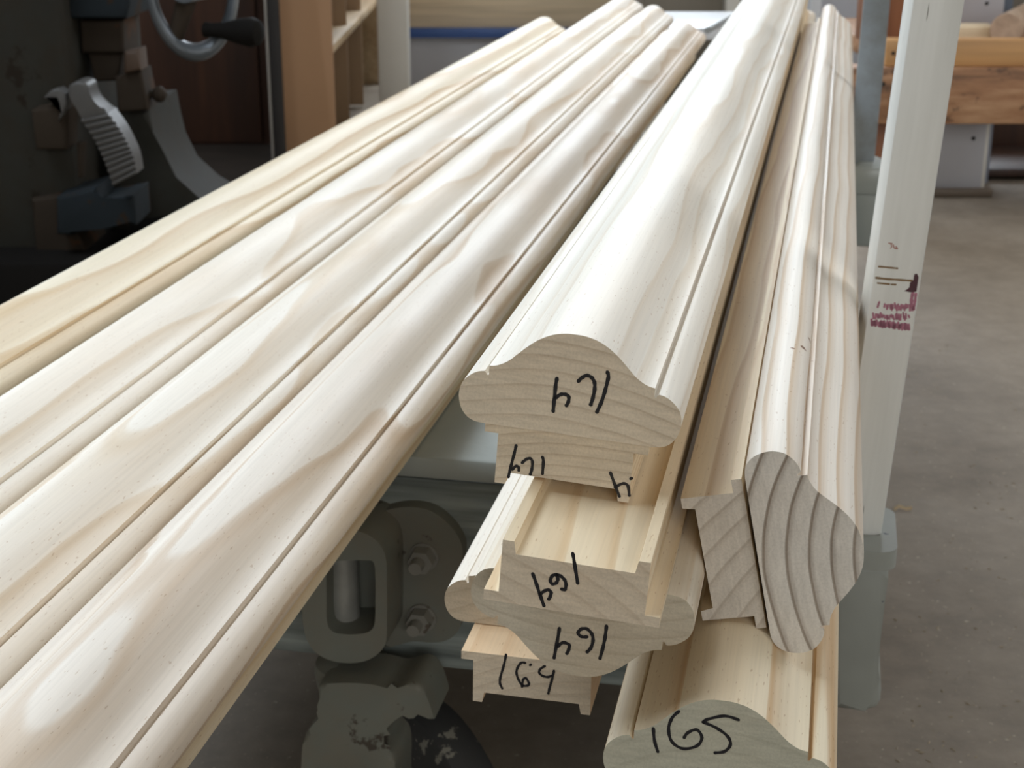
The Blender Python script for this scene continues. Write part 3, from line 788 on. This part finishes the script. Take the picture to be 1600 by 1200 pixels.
# ------------------------------------------------------------------ back of the room
YW = 4.5
new_box('cupboard', (at_y(1279, 40, YW).x, YW, 0), (at_y(1356, 40, YW).x, YW + .45, 1.5), M['greywhite'], label='tall grey white cupboard behind the far end of the sideways handrail', category='cupboard')
new_box('white_batten', (at_y(1262, 10, YW).x, YW - .06, 0), (at_y(1277, 10, YW).x, YW - .04, 1.5), M['white'], label='narrow white batten standing left of the tall grey white cupboard', category='batten')
# white table beyond the ends of the handrails
tz = at_y(1090, 30, 4.0).z
tab = thing('white_table', 'white topped table beyond the far ends of the handrails', 'table')
ya = at_floor(1090, 43, tz).y; yb = at_floor(1090, 18, tz).y
xa, xb = at_floor(985, 30, tz).x, at_floor(1200, 30, tz).x
new_box('table_top', (xa, ya, tz - .03), (xb, yb, tz), M['white'], tab, .003)
for (lx, ly) in ((xa + .03, ya + .05), (xb - .08, ya + .05), (xa + .03, yb - .1), (xb - .08, yb - .1)):
    new_box('leg', (lx, ly, 0), (lx + .05, ly + .05, tz - .03), M['whitewood'], tab, .003)
pq0 = at_floor(1106, 46, tz + .01); pq1 = at_floor(1152, 20, tz + .01)
dirq = (pq1 - pq0); dirq.z = 0
bm = bmesh.new(); cyl(bm, Vector((pq0.x, pq0.y, tz + .0085)), Vector((pq0.x, pq0.y, tz + .0085)) + dirq, .008, n=20)
obj('metal_tube', bm, plain('grey_tube', lin((170, 172, 170)), .4, .3), label='grey tube lying on the white table', category='tube')
yo = yb + .25
new_box('cabinet', (at_y(1005, 8, yo).x, yo, 0), (at_y(1129, 8, yo).x, yo + .4, at_y(1090, -60, yo).z), plain('olive_brown_cabinet', lin((120, 112, 98)), .6), label='olive brown cabinet behind the white table', category='cabinet')
new_box('cream_post', (at_y(1131, 8, yo).x, yo - .05, 0), (at_y(1152, 8, yo).x, yo + .02, at_y(1130, -100, yo).z), M['whitewood'], label='cream post right of the olive brown cabinet', category='post')

# bench with the pale board, blue rail and grey front
YD = 5.0
bb_ = thing('assembly_bench', 'long bench with blue rail and grey front behind the handrail ends', 'bench')
pbox('front_panel', 637, 62, 1000, 240, YD + .03, .02, M['greywhite'], bb_)
pbox('blue_rail', 630, 45, 1000, 60, YD, .06, M['blue'], bb_)
zq = at_y(800, 46, YD).z
new_box('bench_top', (at_y(630, 40, YD).x, YD + .005, zq - .02), (at_y(1000, 40, YD).x, YD + .6, zq), M['whitewood'], bb_)
pbox('pale_board', 610, -90, 985, 44.5, YD + .05, .025, M['ply'], label='long pale pine board standing on the bench with blue rail', category='board')
# white post
new_box('painted_post', (at_y(590, 70, 4.55).x, 4.55, 0), (at_y(637, 70, 4.55).x, 4.66, H), M['whitewood'], label='off white square post standing left of the blue railed bench', category='post')

# shelf unit seen from its end: tan end panel, open side facing right
YS = 4.05
sh = thing('shelf_unit', 'open shelf unit with pale shelves and a tan end panel', 'shelving')
xs1 = at_y(521, 120, YS).x; xs0 = at_y(436, 120, YS).x
pz0 = at_y(480, 238, YS).z
bm = bmesh.new()
zt = 1.9
loop = [Vector((xs0, YS, max(pz0, .01))), Vector((xs1 - .012, YS, max(pz0, .01))), Vector((xs1 - .003, YS, max(pz0, .01) + .004)), Vector((xs1, YS, max(pz0, .01) + .012)), Vector((xs1, YS, zt)), Vector((xs0, YS, zt))]
prism(bm, loop, Vector((0, .016, 0)), .002)
obj('end_panel', bm, M['orange'], sh, label='tan hardboard end panel')
new_box('back_board', (xs0 - .02, YS + .018, 0), (xs0, YS + 1.55, zt), M['brown'], sh, .002)
zsh = at_y(521, 74, YS).z
for dz in (0, .36, -.36):
    new_box('shelf', (xs0, YS + .018, zsh + dz - .022), (xs1 - .004, YS + 1.55, zsh + dz + .0), M['shelfwood'], sh, .002)
for dy in (.55, 1.0):
    new_box('divider', (xs0 + .001, YS + dy, .01), (xs1 - .02, YS + dy + .015, zt), plain('shelf_divider_%d' % int(dy * 100), lin((150, 122, 92)), .6), sh, .001)
new_box('end_board', (xs0, YS + 1.55, 0), (xs1, YS + 1.57, zt), M['shelfwood'], sh, .001)
# black steel strip with a bright edge
sp = thing('steel_angle', 'black steel angle with a bright edge beside the tan panel', 'steel angle')
new_box('flange', (at_y(428, 120, YS).x, YS - .06, 0), (at_y(446, 120, YS).x, YS - .045, 1.9), M['dkstrip'], sp, .001)
new_box('bright_edge', (at_y(424, 120, YS).x, YS - .062, 0), (at_y(427.5, 120, YS).x, YS - .02, 1.9), M['ltstrip'], sp, .0005)
# dark brown cabinet behind the machine
YQ = at_floor(330, 229).y
cb = thing('brown_cabinet', 'dark brown wooden cupboard standing behind the handwheel', 'cupboard')
new_box('carcass', (at_y(120, 100, YQ).x, YQ, 0), (at_y(421, 100, YQ).x, YQ + .4, 1.9), M['brown'], cb, .003)
new_box('door', (at_y(225, 100, YQ).x, YQ - .02, .015), (at_y(405, 100, YQ).x, YQ - .001, 1.85), M['brown'], cb, .003)

# ------------------------------------------------------------------ the dark machine at left
YM = 2.35
mach = thing('woodworking_machine', 'dark dusty cast iron machine with a toothed quadrant at left', 'machine')
def mz(X, Y): return (X / 2.727, Y / 2.727)
def mpoly(name, pts, Y, th, mat, bev=.006, parent=None, smooth=0):
    P = [at_y(*mz(*q), Y) for q in pts]
    if smooth: P = catmull(P, smooth, True)
    bm = bmesh.new(); prism(bm, P, Vector((0, th, 0)), bev)
    return obj(name, bm, mat, parent or mach)
pf = at_floor(60, 600).z
a = at_y(-160, 0, YM); b = at_y(97, 0, YM)
new_box('column', (at_y(-260, 100, YM).x, YM, 0), (at_y(103, 100, YM).x, YM + .5, 1.5), M['mgrey'], mach, .012)
mpoly('spindle_housing', [(278, -200), (552, -200), (552, 20), (540, 80), (290, 80)], YM + .05, .16, M['mteal'])
mpoly('spindle_block', [(338, 86), (525, 86), (527, 228), (345, 228)], YM + .08, .1, M['mbrown'])
mpoly('spindle_neck', [(372, 228), (520, 228), (500, 345), (400, 350)], YM + .09, .08, M['mbrown'])
mpoly('bracket_plate', [(488, 330), (520, 318), (600, 300), (632, 470), (500, 482)], YM + .06, .07, M['mbrown'])
mpoly('bracket_lug', [(528, 222), (590, 210), (600, 300), (526, 318)], YM + .05, .05, plain('tan_lug', lin((70, 52, 38)), .6))
kp = at_y(*mz(665, 402), YM + .09)
bm = bmesh.new(); cyl(bm, kp - Vector((.05, 0, 0)), kp, .006, n=12); lathe(bm, kp - Vector((.004, 0, 0)), (1, 0, 0), [(0, .008), (.004, .012), (.012, .013), (.018, .009), (.021, .002)], 20)
obj('clamp_knob', bm, M['mbrown'], mach)
mpoly('curved_leg', [(500, 470), (632, 465), (650, 560), (675, 660), (730, 770), (830, 860), (1000, 960), (1000, 1150), (470, 1150), (480, 800)], YM + .12, .22, M['mgrey'], .01)
mpoly('pivot_block', [(130, 470), (225, 450), (285, 470), (285, 640), (150, 640)], YM - .05, .06, M['mbrown'])
bm = bmesh.new()
hk = [at_y(*mz(*q), YM - .06) for q in [(185, 415), (215, 385), (250, 378), (278, 400), (285, 440), (270, 490), (245, 520), (258, 470), (262, 435), (248, 405), (222, 405), (200, 425)]]
prism(bm, hk, Vector((0, .03, 0)), .003); obj('hook', bm, M['gear'], mach)
# toothed quadrant
arm = [(290, 370), (330, 348), (370, 360), (382, 395), (400, 430), (440, 470), (468, 490), (440, 520), (360, 520), (330, 470), (300, 420)]
q = mpoly('quadrant', arm, YM - .085, .05, M['gear'], .004, smooth=3)
c_out = catmull([at_y(*mz(*c), YM - .085) for c in [(462, 480), (510, 545), (545, 610), (570, 670), (583, 740)]], 8)
c_in = catmull([at_y(*mz(*c), YM - .085) for c in [(345, 505), (395, 575), (430, 645), (460, 715), (484, 792)]], 8)
nn = 12
def lerp_path(P, t):
    f = t * (len(P) - 1); i = min(int(f), len(P) - 2); return P[i].lerp(P[i + 1], f - i)
bm = bmesh.new(); prism(bm, c_in + c_out[::-1], Vector((0, .045, 0)), .002); obj('quadrant_plate', bm, M['gear'], q)
for j in range(nn):
    t0, t1 = (j + .30) / (nn + .2), (j + .88) / (nn + .2)
    P = [lerp_path(c_in, t0), lerp_path(c_out, t0), lerp_path(c_out, t1), lerp_path(c_in, t1)]
    bm = bmesh.new(); prism(bm, [p + Vector((0, -.007, 0)) for p in P], Vector((0, .0075, 0)), .0015); obj('tooth', bm, M['gear'], q)
mpoly('slide_bar', [(240, 840), (410, 800), (420, 860), (570, 830), (580, 960), (430, 960), (300, 1005), (240, 1000)], YM - .06, .10, M['mteal'])
mpoly('slide_lower', [(130, 850), (250, 830), (330, 1000), (380, 1080), (330, 1300), (160, 1300), (150, 1000)], YM - .02, .12, M['mbrown'])
mpoly('rod', [(325, 610), (355, 610), (350, 760), (330, 760)], YM - .03, .02, M['mbrown'], .003)
mpoly('bed', [(-300, 1000), (60, 1000), (140, 1080), (460, 1060), (520, 1000), (640, 980), (640, 1900), (-300, 1900)], YM + .02, .4, M['mblack'], .01)
# base so that the machine stands on the floor
new_box('base', (at_y(-260, 400, YM).x, YM - .1, 0), (at_y(240, 400, YM).x, YM + .45, .2), M['mblack'], mach, .01)

new_box('floor_shade_sheet', (-2.2, 2.97, 0.001), (at_floor(432, 262).x, YQ - .025, .012), plain('floor_shade_black', lin((36, 30, 25)), .95, var=.25, scale=10, spec=.05), label='dark sheet added for the shade on the floor before the brown cupboard', category='mat')  # dark sheet added to darken the floor where shade lies
# handwheel of the machine
YH = 2.25
def hz(X, Y): return at_y(200 + X / 3.636, Y / 3.636, YH)
hwc = at_y(300, -28, YH)
hwl = obj('handwheel_hub', (lambda bm: (cyl(bm, hwc + Vector((.02, .07, 0)), hwc + Vector((-.006, -.035, 0)), .026, n=24), bm)[1])(bmesh.new()), M['rim'], mach)
axh = Vector((.30, -.95, 0)).normalized(); tx = axh.cross(UP).normalized()
RHW = .098
bm = bmesh.new()
for (dr, dh, mt) in ((0, 0, 0),):
    ring = []
    nseg, ns = 56, 14
    for i in range(nseg):
        a = 2 * math.pi * i / nseg
        rad = tx * math.cos(a) * .60 + UP * math.sin(a)
        row = []
        for j in range(ns):
            b = 2 * math.pi * j / ns
            row.append(bm.verts.new(hwc + rad * (RHW + .013 * math.cos(b)) + axh * (.016 * math.sin(b))))
        ring.append(row)
    for i in range(nseg):
        for j in range(ns):
            bm.faces.new((ring[i][j], ring[(i + 1) % nseg][j], ring[(i + 1) % nseg][(j + 1) % ns], ring[i][(j + 1) % ns]))
obj('rim', bm, M['rim'], hwl)
for a in (-58, 62, 182):
    e = hwc + (tx * math.cos(R(a)) * .60 + UP * math.sin(R(a))) * RHW
    bm = bmesh.new(); cyl(bm, hwc, e, .016, .011, 16); obj('spoke', bm, M['mbrown'], hwl)
h0 = hz(455, 160); h1 = hz(790, 165)
bm = bmesh.new()
dv = (Vector((h1.x, YH - .05, h1.z)) - Vector((h0.x, YH - .02, h0.z))); L_ = dv.length
lathe(bm, Vector((h0.x, YH - .02, h0.z)), dv, [(0, .011), (L_ * .12, .010), (L_ * .35, .012), (L_ * .6, .018), (L_ * .82, .021), (L_ * .95, .017), (L_, .006)], 24)
obj('grip', bm, M['mblack'], hwl)

# ------------------------------------------------------------------ floor litter
sh0 = at_floor(1411, 798)
bm = bmesh.new()
cv = [Vector((-.012, 0, 0)), Vector((-.005, .003, .003)), Vector((.003, 0, .001)), Vector((.010, -.002, .003))]
lo = [bm.verts.new(p + Vector((0, -.003, .0005))) for p in cv]; hi = [bm.verts.new(p + Vector((.001, .004, .0025))) for p in cv]
for i in range(3): bm.faces.new((lo[i], lo[i + 1], hi[i + 1], hi[i]))
bmesh.ops.solidify(bm, geom=bm.faces[:], thickness=.0006)
obj('wood_shaving', bm, M['chip'], None, Matrix.Translation(sh0), label='curled pale wood shaving on the concrete floor right of the cart', category='shaving')
bm = bmesh.new(); rnd = random.Random(11)
for k in range(420):
    px = rnd.uniform(1385, 1640); py = 330 + 970 * rnd.random() ** 1.3
    c = at_floor(px, py); sz = rnd.uniform(.0007, .0020); an = rnd.uniform(0, 3.14)
    dx = Vector((math.cos(an), math.sin(an), 0)) * sz * rnd.uniform(1, 2.4); dy = Vector((-math.sin(an), math.cos(an), 0)) * sz * .6
    z = Vector((0, 0, .0004))
    q = [c + z + dx, c + z + dy, c + z - dx, c + z - dy]; t = c + z + Vector((0, 0, sz * .5))
    vs = [bm.verts.new(p) for p in q]; vt = bm.verts.new(t)
    bm.faces.new(vs[::-1])
    for i in range(4): bm.faces.new((vs[i], vs[(i + 1) % 4], vt))
obj('sawdust', bm, M['dust'], label='sawdust and small chips scattered on the concrete floor', category='sawdust', kind='stuff')
